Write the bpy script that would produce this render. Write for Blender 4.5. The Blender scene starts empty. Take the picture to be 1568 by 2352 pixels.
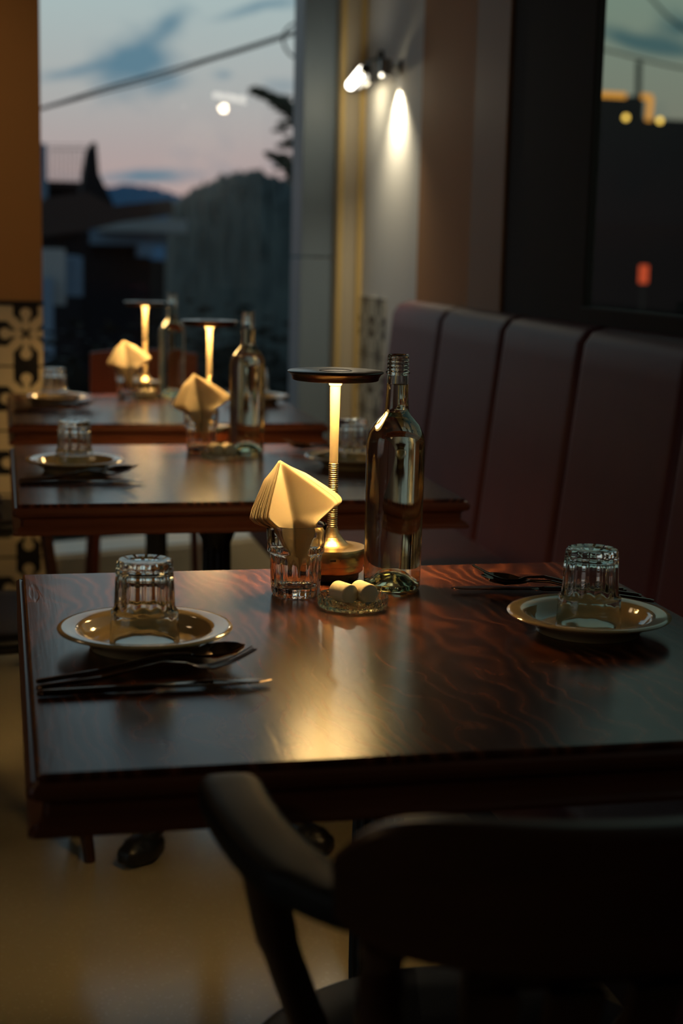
import bpy, bmesh, math, random
from mathutils import Vector, Matrix
random.seed(7)
S = bpy.context.scene
COL = S.collection
PI = math.pi
H0 = 0.75           # table height
EYE = 1.18

# ------------------------------------------------------------------ camera
YAW, PITCH, ROLL, FPX = math.radians(12.878), math.radians(9.722), math.radians(1.337), 3450.0
fw = Vector((math.sin(YAW)*math.cos(PITCH), math.cos(YAW)*math.cos(PITCH), -math.sin(PITCH)))
rt = fw.cross(Vector((0, 0, 1))).normalized()
up = rt.cross(fw)
r2 = rt*math.cos(ROLL)+up*math.sin(ROLL)
u2 = -rt*math.sin(ROLL)+up*math.cos(ROLL)
cam = bpy.data.cameras.new('camera')
cam.sensor_fit = 'VERTICAL'; cam.sensor_height = 36; cam.sensor_width = 24
cam.lens = FPX/2352*36
cam.clip_start = 0.05; cam.clip_end = 2000
cam.dof.use_dof = True; cam.dof.focus_distance = 1.90; cam.dof.aperture_fstop = 3.7
co = bpy.data.objects.new('camera', cam); COL.objects.link(co)
co.matrix_world = Matrix(((r2.x, u2.x, -fw.x, 0), (r2.y, u2.y, -fw.y, 0), (r2.z, u2.z, -fw.z, EYE), (0, 0, 0, 1)))
S.camera = co
def at(px, py, Y):
    """the point at depth Y that lies in the direction of a photograph pixel"""
    w = fw+r2*((px-784)/FPX)-u2*((py-1176)/FPX)
    return w*(Y/w.y)+Vector((0, 0, EYE))

# ------------------------------------------------------------------ colour management
vs = S.view_settings
vs.view_transform = 'Standard'; vs.look = 'None'; vs.exposure = 0.0; vs.gamma = 1.0
vs.use_curve_mapping = False
try:
    S.cycles.max_bounces = 20; S.cycles.transmission_bounces = 18; S.cycles.glossy_bounces = 8
    S.cycles.diffuse_bounces = 4; S.cycles.transparent_max_bounces = 24
    S.cycles.sample_clamp_indirect = 4.0
    S.cycles.blur_glossy = 0.6
except Exception:
    pass

# ------------------------------------------------------------------ node helper
class G:
    def __init__(s, nt): s.t = nt
    def n(s, typ, **kw):
        d = s.t.nodes.new(typ)
        for k, v in kw.items():
            if k == 'ins':
                for a, b in v.items():
                    if isinstance(b, bpy.types.NodeSocket): s.t.links.new(b, d.inputs[a])
                    else: d.inputs[a].default_value = b
            else: setattr(d, k, v)
        return d
    def m(s, op, a, b=0.0, c=0.0, clamp=False):
        d = s.n('ShaderNodeMath', operation=op, use_clamp=clamp)
        for i, v in enumerate((a, b, c)):
            if isinstance(v, bpy.types.NodeSocket): s.t.links.new(v, d.inputs[i])
            else: d.inputs[i].default_value = v
        return d.outputs[0]
    def mix(s, f, a, b):
        d = s.n('ShaderNodeMix', data_type='RGBA')
        for k, v in ((0, f), (6, a), (7, b)):
            if isinstance(v, bpy.types.NodeSocket): s.t.links.new(v, d.inputs[k])
            else: d.inputs[k].default_value = v if k == 0 else (tuple(v)+(1,))[:4]
        return d.outputs[2]
    def ramp(s, f, stops):
        d = s.n('ShaderNodeValToRGB'); e = d.color_ramp.elements
        while len(e) < len(stops): e.new(.5)
        for i, (p, c) in enumerate(stops):
            e[i].position = p; e[i].color = (tuple(c)+(1,))[:4]
        s.t.links.new(f, d.inputs[0]); return d.outputs[0]

# ------------------------------------------------------------------ sky
W = bpy.data.worlds.new('dusk_sky'); S.world = W; W.use_nodes = True
W.node_tree.nodes.clear(); g = G(W.node_tree)
tc = g.n('ShaderNodeTexCoord')
sp = g.n('ShaderNodeSeparateXYZ', ins={0: tc.outputs['Generated']})
yy = g.m('MAXIMUM', g.m('ABSOLUTE', sp.outputs[1]), .05)
U = g.m('DIVIDE', sp.outputs[0], yy); V = g.m('DIVIDE', sp.outputs[2], yy)
base = g.ramp(sp.outputs[2], [(0.0, (.38, .30, .29)), (.03, (.50, .35, .33)), (.06, (.46, .37, .36)), (.10, (.44, .44, .43)),
                              (.17, (.42, .53, .53)), (.4, (.28, .42, .50)), (1, (.08, .16, .26))])
cv = g.n('ShaderNodeCombineXYZ', ins={0: g.m('MULTIPLY', U, 1.0), 1: g.m('MULTIPLY', V, 1.6), 2: 0.0})
nz = g.n('ShaderNodeTexNoise', ins={'Vector': cv.outputs[0], 'Scale': 16.0, 'Detail': 5.0, 'Roughness': .55})
nz2 = g.n('ShaderNodeTexNoise', ins={'Vector': cv.outputs[0], 'Scale': 40.0, 'Detail': 3.0})
def blob(px, py, sx, sy, ang, amp):
    d = at(px, py, 1.0)-Vector((0, 0, EYE))
    du = g.m('SUBTRACT', U, d.x); dv = g.m('SUBTRACT', V, d.z)
    c, s_ = math.cos(ang), math.sin(ang)
    a = g.m('ADD', g.m('MULTIPLY', du, c), g.m('MULTIPLY', dv, s_))
    b = g.m('ADD', g.m('MULTIPLY', du, -s_), g.m('MULTIPLY', dv, c))
    a = g.m('DIVIDE', a, sx/FPX); b = g.m('DIVIDE', b, sy/FPX)
    q = g.m('ADD', g.m('MULTIPLY', a, a), g.m('MULTIPLY', b, b))
    return g.m('MULTIPLY', g.m('EXPONENT', g.m('MULTIPLY', q, -1.0)), amp)
bl = [blob(300, 150, 95, 50, .35, 1.0), blob(385, 60, 60, 22, .7, .8), blob(165, 165, 70, 14, .3, .75), blob(380, 195, 45, 25, .2, .7),
      blob(560, 25, 85, 14, .35, .8), blob(640, 10, 60, 14, .1, .5), blob(515, 170, 25, 12, 0, .6), blob(650, 195, 60, 18, 0, .5), blob(330, 405, 120, 16, .05, 1.1),
      blob(1440, 90, 95, 22, -.25, 1.1), blob(1560, 60, 60, 28, .1, 1.0), blob(640, 380, 60, 14, 0, .6), blob(1540, 110, 80, 20, -.1, 1.0)]
acc = bl[0]
for b in bl[1:]: acc = g.m('ADD', acc, b)
acc = g.m('ADD', acc, g.m('MULTIPLY', g.m('SUBTRACT', nz.outputs[0], .5), 1.5))
acc = g.m('ADD', acc, g.m('MULTIPLY', g.m('SUBTRACT', nz2.outputs[0], .5), .4))
cf = g.ramp(acc, [(.1, (0, 0, 0)), (1.05, (1, 1, 1))])
skyc = g.mix(g.m('MULTIPLY', cf, .9), base, (.085, .20, .28))
bg = g.n('ShaderNodeBackground', ins={'Color': skyc, 'Strength': 1.0})
out = g.n('ShaderNodeOutputWorld', ins={0: bg.outputs[0]})

# ------------------------------------------------------------------ materials
def P(name, col, rough=.5, metal=0, spec=.5, coat=0, coat_r=.05, bump=0, bscale=30, noise=0, nscale=8, trans=0, ior=1.45, stretch=(1, 1, 1), em=None, ems=0):
    m = bpy.data.materials.new(name); m.use_nodes = True
    g = G(m.node_tree); b = m.node_tree.nodes['Principled BSDF']
    b.inputs['Base Color'].default_value = (*col, 1); b.inputs['Roughness'].default_value = rough
    b.inputs['Metallic'].default_value = metal; b.inputs['Specular IOR Level'].default_value = spec
    b.inputs['Coat Weight'].default_value = coat; b.inputs['Coat Roughness'].default_value = coat_r
    b.inputs['Transmission Weight'].default_value = trans; b.inputs['IOR'].default_value = ior
    if em: b.inputs['Emission Color'].default_value = (*em, 1); b.inputs['Emission Strength'].default_value = ems
    tc = g.n('ShaderNodeTexCoord')
    mp = g.n('ShaderNodeMapping', ins={0: tc.outputs['Object'], 3: stretch})
    if noise:
        nz = g.n('ShaderNodeTexNoise', ins={'Vector': mp.outputs[0], 'Scale': nscale, 'Detail': 5.0})
        c = g.mix(nz.outputs[0], [x*(1-noise) for x in col], [min(1, x*(1+noise)) for x in col])
        m.node_tree.links.new(c, b.inputs['Base Color'])
    if bump:
        nz = g.n('ShaderNodeTexNoise', ins={'Vector': mp.outputs[0], 'Scale': bscale, 'Detail': 4.0})
        bp = g.n('ShaderNodeBump', ins={'Strength': bump, 'Distance': .002, 'Height': nz.outputs[0]})
        m.node_tree.links.new(bp.outputs[0], b.inputs['Normal'])
    return m

def wood_top():
    m = bpy.data.materials.new('mahogany_top'); m.use_nodes = True
    g = G(m.node_tree); b = m.node_tree.nodes['Principled BSDF']; L = m.node_tree.links
    tc = g.n('ShaderNodeTexCoord')
    mp = g.n('ShaderNodeMapping', ins={0: tc.outputs['Object'], 2: (0, 0, -.22), 3: (1, .28, 1)})
    big = g.n('ShaderNodeTexNoise', ins={'Vector': mp.outputs[0], 'Scale': 5.0, 'Detail': 2.0})
    wob = g.n('ShaderNodeTexNoise', ins={'Vector': tc.outputs['Object'], 'Scale': 17.0, 'Detail': 1.0})
    sx = g.n('ShaderNodeSeparateXYZ', ins={0: mp.outputs[0]})
    x = g.m('ADD', g.m('MULTIPLY', sx.outputs[0], 38), g.m('MULTIPLY', big.outputs[0], 15))
    x = g.m('ADD', x, g.m('MULTIPLY', wob.outputs[0], 1.9))
    st = g.m('ABSOLUTE', g.m('SUBTRACT', g.m('FRACT', x), .5))
    st = g.m('MULTIPLY', st, 2)
    fine = g.n('ShaderNodeTexNoise', ins={'Vector': g.n('ShaderNodeMapping', ins={0: tc.outputs['Object'], 3: (220, 9, 1)}).outputs[0], 'Scale': 1.0, 'Detail': 3.0})
    f = g.m('ADD', g.m('MULTIPLY', st, .75), g.m('MULTIPLY', fine.outputs[0], .35))
    c = g.ramp(f, [(.15, (.040, .011, .006)), (.5, (.062, .017, .008)), (.8, (.13, .036, .014)), (1.0, (.22, .060, .022))])
    L.new(c, b.inputs['Base Color'])
    b.inputs['IOR'].default_value = 1.47
    b.inputs['Specular IOR Level'].default_value = .42
    sm = g.n('ShaderNodeTexNoise', ins={'Vector': g.n('ShaderNodeMapping', ins={0: tc.outputs['Object'], 3: (14, 3, 1)}).outputs[0], 'Scale': 1.0, 'Detail': 4.0})
    r = g.m('ADD', g.m('MULTIPLY', sm.outputs[0], .15), .16)
    L.new(r, b.inputs['Roughness'])
    # fine cracks and pores along the grain
    vo = g.n('ShaderNodeTexNoise', ins={'Vector': g.n('ShaderNodeMapping', ins={0: tc.outputs['Object'], 3: (60, 5, 1)}).outputs[0], 'Scale': 1.0, 'Detail': 2.0})
    cr = g.ramp(vo.outputs[0], [(.25, (0, 0, 0)), (.31, (1, 1, 1))])
    hgt = g.m('ADD', g.m('MULTIPLY', cr, .5), g.m('MULTIPLY', fine.outputs[0], .35))
    hgt = g.m('ADD', hgt, g.m('MULTIPLY', sm.outputs[0], .8))
    bp = g.n('ShaderNodeBump', ins={'Strength': .22, 'Distance': .0010, 'Height': hgt})
    L.new(bp.outputs[0], b.inputs['Normal'])
    return m

def tile_mat(name, ax, u0, size, v0, light):
    m = bpy.data.materials.new(name); m.use_nodes = True
    g = G(m.node_tree); b = m.node_tree.nodes['Principled BSDF']; L = m.node_tree.links
    tc = g.n('ShaderNodeTexCoord'); sx = g.n('ShaderNodeSeparateXYZ', ins={0: tc.outputs['Object']})
    def cell(o, c0):
        t = g.m('FRACT', g.m('DIVIDE', g.m('SUBTRACT', o, c0), size))
        return g.m('ABSOLUTE', g.m('SUBTRACT', t, .5))
    a = cell(sx.outputs[ax], u0); c = cell(sx.outputs[2], v0)
    p = g.m('MAXIMUM', a, c); q = g.m('MINIMUM', a, c)
    # dark bell shapes pointing to the middle of every side
    w = g.m('ADD', .035, g.m('MULTIPLY', g.m('POWER', g.m('DIVIDE', g.m('SUBTRACT', p, .12), .16, clamp=True), 1.3), .155))
    bell = g.m('MULTIPLY', g.m('LESS_THAN', q, w), g.m('GREATER_THAN', p, .12))
    flare = g.m('LESS_THAN', q, g.m('MULTIPLY', g.m('SUBTRACT', p, .40), 2.4))
    bell = g.m('MAXIMUM', bell, flare)
    dd = g.m('ADD', g.m('POWER', g.m('SUBTRACT', p, .31), 2.0), g.m('POWER', q, 2.0))
    circ = g.m('LESS_THAN', dd, .0072)
    stem = g.m('MULTIPLY', g.m('LESS_THAN', p, .26), g.m('LESS_THAN', q, .045))
    dark = g.m('MULTIPLY', bell, g.m('SUBTRACT', 1, g.m('MAXIMUM', circ, stem)))
    xx = g.m('MULTIPLY', g.m('LESS_THAN', p, .085), g.m('LESS_THAN', g.m('SUBTRACT', p, q), .035))
    dark = g.m('MAXIMUM', dark, xx)
    dark = g.m('MAXIMUM', dark, g.m('GREATER_THAN', p, .485), clamp=True)
    L.new(g.mix(dark, light, (.012, .012, .013)), b.inputs['Base Color'])
    b.inputs['Roughness'].default_value = .35
    return m

def pane_mat(name, tint, refl=1.0):
    m = bpy.data.materials.new(name); m.use_nodes = True; nt = m.node_tree; nt.nodes.clear(); g = G(nt)
    fr = g.n('ShaderNodeFresnel', ins={0: 1.5})
    ge = g.n('ShaderNodeNewGeometry')
    fac = g.m('MULTIPLY', fr.outputs[0], g.m('SUBTRACT', 1.0, ge.outputs['Backfacing']))
    fac = g.m('MULTIPLY', fac, refl, clamp=True)
    t = g.n('ShaderNodeBsdfTransparent', ins={0: (*tint, 1)})
    gl = g.n('ShaderNodeBsdfGlossy', ins={'Roughness': 0.0})
    mx = g.n('ShaderNodeMixShader', ins={0: fac, 1: t.outputs[0], 2: gl.outputs[0]})
    g.n('ShaderNodeOutputMaterial', ins={0: mx.outputs[0]})
    return m

def glass_mat(name, col=(1, 1, 1), ior=1.5, bump=0, bscale=60):
    m = bpy.data.materials.new(name); m.use_nodes = True; nt = m.node_tree; nt.nodes.clear(); g = G(nt)
    b = g.n('ShaderNodeBsdfGlass', ins={'Color': (*col, 1), 'Roughness': 0.0, 'IOR': ior})
    if bump:
        tc = g.n('ShaderNodeTexCoord')
        nz = g.n('ShaderNodeTexVoronoi', ins={'Vector': tc.outputs['Object'], 'Scale': bscale})
        bp = g.n('ShaderNodeBump', ins={'Strength': bump, 'Distance': .002, 'Height': nz.outputs[0]})
        nt.links.new(bp.outputs[0], b.inputs['Normal'])
    g.n('ShaderNodeOutputMaterial', ins={0: b.outputs[0]})
    return m

def emis(name, col, s):
    m = bpy.data.materials.new(name); m.use_nodes = True; nt = m.node_tree; nt.nodes.clear(); g = G(nt)
    e = g.n('ShaderNodeEmission', ins={0: (*col, 1), 1: s}); g.n('ShaderNodeOutputMaterial', ins={0: e.outputs[0]})
    return m

def floor_mat():
    m = bpy.data.materials.new('polished_floor'); m.use_nodes = True
    g = G(m.node_tree); b = m.node_tree.nodes['Principled BSDF']; L = m.node_tree.links
    tc = g.n('ShaderNodeTexCoord')
    n1 = g.n('ShaderNodeTexNoise', ins={'Vector': tc.outputs['Object'], 'Scale': 3.0, 'Detail': 6.0})
    n2 = g.n('ShaderNodeTexVoronoi', ins={'Vector': tc.outputs['Object'], 'Scale': 90.0})
    c = g.mix(n1.outputs[0], (.31, .26, .165), (.42, .36, .235))
    c = g.mix(g.m('MULTIPLY', g.m('LESS_THAN', n2.outputs[0], .22), .35), c, (.5, .45, .34))
    L.new(c, b.inputs['Base Color'])
    L.new(g.m('ADD', g.m('MULTIPLY', n1.outputs[0], .12), .09), b.inputs['Roughness'])
    return m

M = {}
M['top'] = wood_top()
M['edge'] = P('mahogany_edge', (.14, .042, .020), .32, noise=.5, nscale=6, stretch=(1, 8, 8), spec=.5)
M['iron'] = P('cast_iron', (.012, .012, .013), .38, metal=.0, spec=.6, bump=.4, bscale=80)
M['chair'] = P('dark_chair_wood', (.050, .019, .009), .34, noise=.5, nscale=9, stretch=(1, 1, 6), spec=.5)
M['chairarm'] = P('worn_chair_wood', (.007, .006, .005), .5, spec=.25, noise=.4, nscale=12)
M['seatpad'] = P('dark_seat', (.010, .009, .009), .45)
M['leather'] = P('plum_leather', (.085, .023, .031), .5, noise=.15, nscale=10, bump=.2, bscale=260, spec=.3)
M['piping'] = P('dark_leather_seam', (.02, .01, .012), .6)
M['brass'] = P('brushed_brass', (.62, .45, .24), .30, metal=1, bump=.25, bscale=9, stretch=(1, 1, 60))
M['stem'] = P('satin_gold_stem', (.88, .70, .44), .42, metal=.75)
M['brassd'] = P('dark_bronze', (.16, .12, .085), .28, metal=1)
M['black'] = P('black_plastic', (.012, .012, .012), .4)
M['led'] = emis('warm_led_diffuser', (1.0, .62, .22), 95)
_nt = M['led'].node_tree; _g = G(_nt); _e = [n for n in _nt.nodes if n.type == 'EMISSION'][0]
_ge = _g.n('ShaderNodeNewGeometry')     # the lensed ring throws its light mainly straight down
_dp = _g.n('ShaderNodeVectorMath', operation='DOT_PRODUCT', ins={0: _ge.outputs['Normal'], 1: _ge.outputs['Incoming']})
_nt.links.new(_g.m('MULTIPLY', _g.m('POWER', _g.m('ABSOLUTE', _dp.outputs['Value']), 1.1), 135.0), _e.inputs[1])
M['bottle'] = glass_mat('bottle_glass', (.99, .995, .965), 1.5)
M['wine'] = glass_mat('pale_wine', (.992, .992, .93), 1.34)
M['glass'] = glass_mat('tumbler_glass', (.985, .99, .975), 1.5)
M['dishglass'] = glass_mat('pressed_glass', (.97, .98, .93), 1.5, bump=.6, bscale=180)
def paper():
    m = bpy.data.materials.new('cream_paper'); m.use_nodes = True; nt = m.node_tree; nt.nodes.clear(); g = G(nt)
    d = g.n('ShaderNodeBsdfDiffuse', ins={0: (.93, .79, .54, 1)}); t = g.n('ShaderNodeBsdfTranslucent', ins={0: (.95, .80, .54, 1)})
    mx = g.n('ShaderNodeMixShader', ins={0: .5, 1: d.outputs[0], 2: t.outputs[0]})
    g.n('ShaderNodeOutputMaterial', ins={0: mx.outputs[0]}); return m
M['napkin'] = paper()
M['tablet'] = P('cream_tablet', (.80, .68, .46), .8, bump=.3, bscale=120)
M['plate'] = P('cream_stoneware', (.60, .42, .20), .10, noise=.08, nscale=20, spec=.6, coat=.5)
M['cutlery'] = P('dark_steel', (.24, .17, .12), .16, metal=1)
M['ochre'] = P('ochre_paint', (.40, .185, .055), .75, bump=.1, bscale=50, noise=.06, nscale=3)
M['white'] = P('white_plaster', (.60, .59, .56), .8, noise=.04, nscale=4)
M['trimb'] = P('brown_trim', (.27, .15, .06), .6)
M['bead'] = P('yellow_lit_bead', (.55, .40, .16), .45, spec=.4)  # brass tone with the lamp's yellow light put into the colour
M['cream'] = P('beige_casing', (.40, .35, .26), .6)
M['alu'] = P('grey_window_frame', (.15, .20, .25), .5, noise=.08, nscale=5)
M['darkframe'] = P('black_window_frame', (.030, .028, .026), .8, spec=.2)
M['ceil'] = P('ceiling_paint', (.10, .09, .08), .9)
M['wallin'] = P('room_paint', (.20, .13, .06), .9)
M['ledge'] = P('stone_ledge', (.40, .37, .29), .45, noise=.1)
M['floor'] = floor_mat()
M['tilef'] = tile_mat('patterned_tile_far', 0, -.0235, .2, .018, (.62, .50, .32))
M['tiler'] = tile_mat('patterned_tile_right', 1, 5.05, .2, .028, (.42, .42, .36))
M['pane'] = pane_mat('window_pane', (.97, .985, .985), .9)
M['pane2'] = pane_mat('tinted_window_pane', (.62, .66, .58), .12)
M['cable'] = P('black_cable', (.012, .014, .016), .7)
M['leaf'] = P('dark_foliage', (.035, .045, .025), .8, noise=.5, nscale=3)
M['hillm'] = P('hill_foliage', (.045, .055, .048), .9, noise=.45, nscale=.8)
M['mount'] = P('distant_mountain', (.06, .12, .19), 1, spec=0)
M['hedge'] = P('hedge_leaf', (.010, .013, .010), .8, noise=.6, nscale=5, spec=.15)
M['bark'] = P('bark', (.02, .016, .012), .9)
M['bdark'] = P('dark_render', (.009, .010, .012), .9, spec=.1)
M['bbrown'] = P('brown_eaves', (.022, .014, .012), .9)
M['bblue'] = P('blue_grey_render', (.075, .13, .19), .8, noise=.2, nscale=1)
M['bgrey'] = P('pale_grey_render', (.16, .19, .20), .8, noise=.15, nscale=1)
M['bteal'] = P('black_teal_cladding', (.006, .015, .020), .9, spec=.1)
M['soil'] = P('outside_ground', (.008, .009, .009), .95)
M['mast'] = P('grey_mast', (.12, .15, .14), .8)
M['ledo'] = emis('orange_rope_light', (1.0, .40, .07), 1.5)
M['bulb'] = emis('amber_bulb', (1.0, .58, .13), 5)
M['redl'] = emis('red_lit_panel', (1.0, .12, .05), 1.1)
M['tube'] = emis('white_tube', (1.0, .93, .78), 9)
M['lens'] = emis('spot_lens', (1.0, .9, .7), 5)
M['grey'] = P('satin_grey', (.30, .30, .29), .35, metal=.6)

# ------------------------------------------------------------------ mesh helpers
def smooth(me, ang=35):
    for p in me.polygons: p.use_smooth = True
    try: me.set_sharp_from_angle(angle=math.radians(ang))
    except Exception: pass
def obj(name, bm, mat, parent=None, sm=35, recalc=True):
    if recalc: bmesh.ops.recalc_face_normals(bm, faces=bm.faces[:])
    me = bpy.data.meshes.new(name); bm.to_mesh(me); bm.free()
    if sm: smooth(me, sm)
    me.materials.append(M[mat] if isinstance(mat, str) else mat)
    o = bpy.data.objects.new(name, me); COL.objects.link(o)
    if parent: o.parent = parent
    return o
def tag(o, label=None, cat=None, group=None, kind=None):
    if label: o['label'] = label
    if cat: o['category'] = cat
    if group: o['group'] = group
    if kind: o['kind'] = kind
    return o
def thing(name, loc, rz=0, label=None, cat=None, group=None, kind=None):
    o = bpy.data.objects.new(name, None); COL.objects.link(o); o.empty_display_size = .05
    o.location = loc; o.rotation_euler = (0, 0, rz)
    return tag(o, label, cat, group, kind)
def dup(root, loc, rz=0, label=None, group=None, mats=None):
    r = root.copy(); COL.objects.link(r); r.location = loc; r.rotation_euler = (0, 0, rz)
    if label: r['label'] = label
    if group: r['group'] = group
    for ch in list(root.children):
        c = ch.copy(); COL.objects.link(c); c.parent = r
        for gg in ch.children:
            d = gg.copy(); COL.objects.link(d); d.parent = c
    return r
def box(bm, lo, hi, bev=0, seg=2):
    c = [(a+b)/2 for a, b in zip(lo, hi)]; s = [abs(b-a) for a, b in zip(lo, hi)]
    r = bmesh.ops.create_cube(bm, size=1, matrix=Matrix.Translation(c) @ Matrix.Diagonal((*s, 1)))
    if bev:
        es = list({e for v in r['verts'] for e in v.link_edges})
        bmesh.ops.bevel(bm, geom=es, offset=bev, segments=seg, profile=.5, affect='EDGES')
def lathe(bm, prof, n=48, c=(0, 0, 0), mod=None, closed=False):
    rings = []
    for i, (r, z) in enumerate(prof):
        if r < 1e-6: rings.append([bm.verts.new((c[0], c[1], c[2]+z))]); continue
        ring = []
        for k in range(n):
            a = 2*PI*k/n; rr = r
            if mod: rr = mod(i, a, r, z)
            ring.append(bm.verts.new((c[0]+rr*math.cos(a), c[1]+rr*math.sin(a), c[2]+z)))
        rings.append(ring)
    pairs = list(zip(rings, rings[1:]))
    if closed: pairs.append((rings[-1], rings[0]))
    for A, B in pairs:
        if len(A) == 1 and len(B) == 1: continue
        for k in range(n):
            k2 = (k+1) % n
            if len(A) == 1: bm.faces.new((A[0], B[k], B[k2]))
            elif len(B) == 1: bm.faces.new((A[k], A[k2], B[0]))
            else: bm.faces.new((A[k], A[k2], B[k2], B[k]))
    return rings
def catmull(pts, n=8):
    pts = [Vector(p) for p in pts]; P_ = [pts[0]*2-pts[1]]+pts+[pts[-1]*2-pts[-2]]; o = []
    for i in range(1, len(P_)-2):
        a, b, c, d = P_[i-1:i+3]
        for k in range(n):
            t = k/n
            o.append(.5*((2*b)+(c-a)*t+(2*a-5*b+4*c-d)*t*t+(3*b-a-3*c+d)*t**3))
    o.append(pts[-1]); return o
def tube(bm, pts, rad, n=12, up_=Vector((0, 0, 1)), flat=None, cap=True):
    """sweep: rad float/list; flat = (half width, half height) list/tuple for an oval-rectangular section"""
    pts = [Vector(p) for p in pts]; m = len(pts); rings = []
    for i, p in enumerate(pts):
        d = (pts[min(i+1, m-1)]-pts[max(i-1, 0)]).normalized()
        u = up_ if abs(d.dot(up_)) < .97 else Vector((1, 0, 0))
        s = d.cross(u).normalized(); t = s.cross(d)
        if flat:
            fl = flat[i] if isinstance(flat, list) else flat
        r = rad[i] if isinstance(rad, (list, tuple)) else rad
        ring = []
        for k in range(n):
            a = 2*PI*(k+.5)/n
            if flat:
                ca, sa = math.cos(a), math.sin(a); e = .45
                x = math.copysign(abs(ca)**e, ca)*fl[0]; y = math.copysign(abs(sa)**e, sa)*fl[1]
            else: x, y = r*math.cos(a), r*math.sin(a)
            ring.append(bm.verts.new(p+s*x+t*y))
        rings.append(ring)
    for A, B in zip(rings, rings[1:]):
        for k in range(n): bm.faces.new((A[k], A[(k+1) % n], B[(k+1) % n], B[k]))
    if cap: bm.faces.new(rings[0]); bm.faces.new(rings[-1])
def prism(bm, poly, z0, z1):
    a = [bm.verts.new((x, y, z0)) for x, y in poly]; b = [bm.verts.new((x, y, z1)) for x, y in poly]
    n = len(poly)
    for k in range(n): bm.faces.new((a[k], a[(k+1) % n], b[(k+1) % n], b[k]))
    bm.faces.new(a); bm.faces.new(b)
def B(): return bmesh.new()
def sbox(name, lo, hi, mat, parent=None, bev=0, kind='structure', seg=2):
    bm = B(); box(bm, lo, hi, bev, seg); o = obj(name, bm, mat, parent, sm=0)
    if kind: o['kind'] = kind
    return o

# ================================================================== the room
WX = 1.30                    # right wall
def gy(x): return 5.30+.35*x  # the slanting far window line
sbox('floor', (-3.6, -3.2, -.12), (1.75, 6.0, 0), 'floor')
sbox('ceiling', (-3.6, -3.2, 2.75), (1.75, 6.0, 2.87), 'ceil')
# right wall: pale plaster end, ochre part, dark window frame, window, rest
sbox('wall_right', (WX, 4.69, 0), (WX+.12, 5.47, 2.75), 'white')
sbox('wall_right.001', (WX, 3.80, 0), (WX+.12, 4.69, 2.75), 'ochre')
sbox('trim_1', (WX-.018, 3.80, 0), (WX, 4.085, 2.75), 'trimb', bev=.003)
sbox('wall_right.002', (WX, -3.2, 0), (WX+.03, 3.80, 1.03), 'darkframe')
sbox('wall_right.003', (WX, -3.2, 2.62), (WX+.12, 3.80, 2.75), 'ochre')
sbox('trim_2', (WX-.006, 5.07, 0), (WX, 5.47, 1.032), 'tiler')
# right window
w2 = thing('window_2', (0, 0, 0), kind='structure')
sbox('frame', (WX-.01, 3.235, 1.03), (WX+.012, 3.80, 2.62), 'darkframe', w2, bev=.004, kind=None)
sbox('frame_rail', (WX-.02, .2, 1.03), (WX+.016, 3.24, 1.078), 'darkframe', w2, bev=.006, kind=None)
sbox('frame_post', (WX, .14, 1.03), (WX+.012, .2, 2.62), 'darkframe', w2, bev=.004, kind=None)
sbox('glass', (WX+.001, .2, 1.07), (WX+.007, 3.24, 2.62), 'pane2', w2, kind=None)
sbox('wall_right.004', (WX, -3.2, 1.03), (WX+.12, .14, 2.62), 'ochre')
# far window: jamb, pier and slanting pane
w1 = thing('window_1', (0, 0, 0), kind='structure')
sbox('casing', (1.205, 5.47, 0), (1.42, 5.62, 2.75), 'cream', w1, bev=.003, kind=None)
bm = B(); tube(bm, [(1.218, 5.462, 0), (1.218, 5.462, 2.75)], .010, 10)
obj('bead', bm, 'bead', w1)
bm = B(); tube(bm, [(1.292, 5.455, 0), (1.292, 5.455, 2.75)], .0125, 10)
obj('bead', bm, 'bead', w1)
sbox('frame_post', (1.085, 5.52, 0), (1.205, 5.72, 1.165), 'alu', w1, bev=.003, kind=None)
sbox('frame_post', (1.085, 5.52, 1.17), (1.205, 5.72, 2.75), 'alu', w1, bev=.003, kind=None)
bm = B()
L0, L1 = -1.2, 1.09
vs_ = [(L0, gy(L0)), (L1, gy(L1)), (L1-.002, gy(L1)+.006), (L0-.002, gy(L0)+.006)]
prism(bm, vs_, .0, 2.62); obj('glass', bm, 'pane', w1, sm=0)
bm = B(); prism(bm, [(L0, gy(L0)-.03), (L1, gy(L1)-.03), (L1, gy(L1)+.05), (L0, gy(L0)+.05)], 2.62, 2.75)
obj('frame_head', bm, 'alu', w1)
bm = B(); prism(bm, [(L0, gy(L0)-.27), (1.085, gy(1.085)-.27), (1.085, gy(1.085)-.012), (L0, gy(L0)-.012)], 0, .15)
bmesh.ops.bevel(bm, geom=[e for e in bm.edges if min(v.co.z for v in e.verts) > .1], offset=.012, segments=3, affect='EDGES')
tag(obj('trim_3', bm, 'ledge'), kind='structure')
# left column with ochre paint over tile
sbox('wall_far', (-1.9, 4.75, 0), (.128, 4.98, 2.75), 'ochre')
bm = B(); box(bm, (-1.9, 4.742, .02), (.128, 4.75, 1.012)); tag(obj('trim_4', bm, 'tilef'), kind='structure')
sbox('trim_5', (-1.9, 4.738, 1.005), (.130, 4.752, 1.018), 'black')
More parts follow.
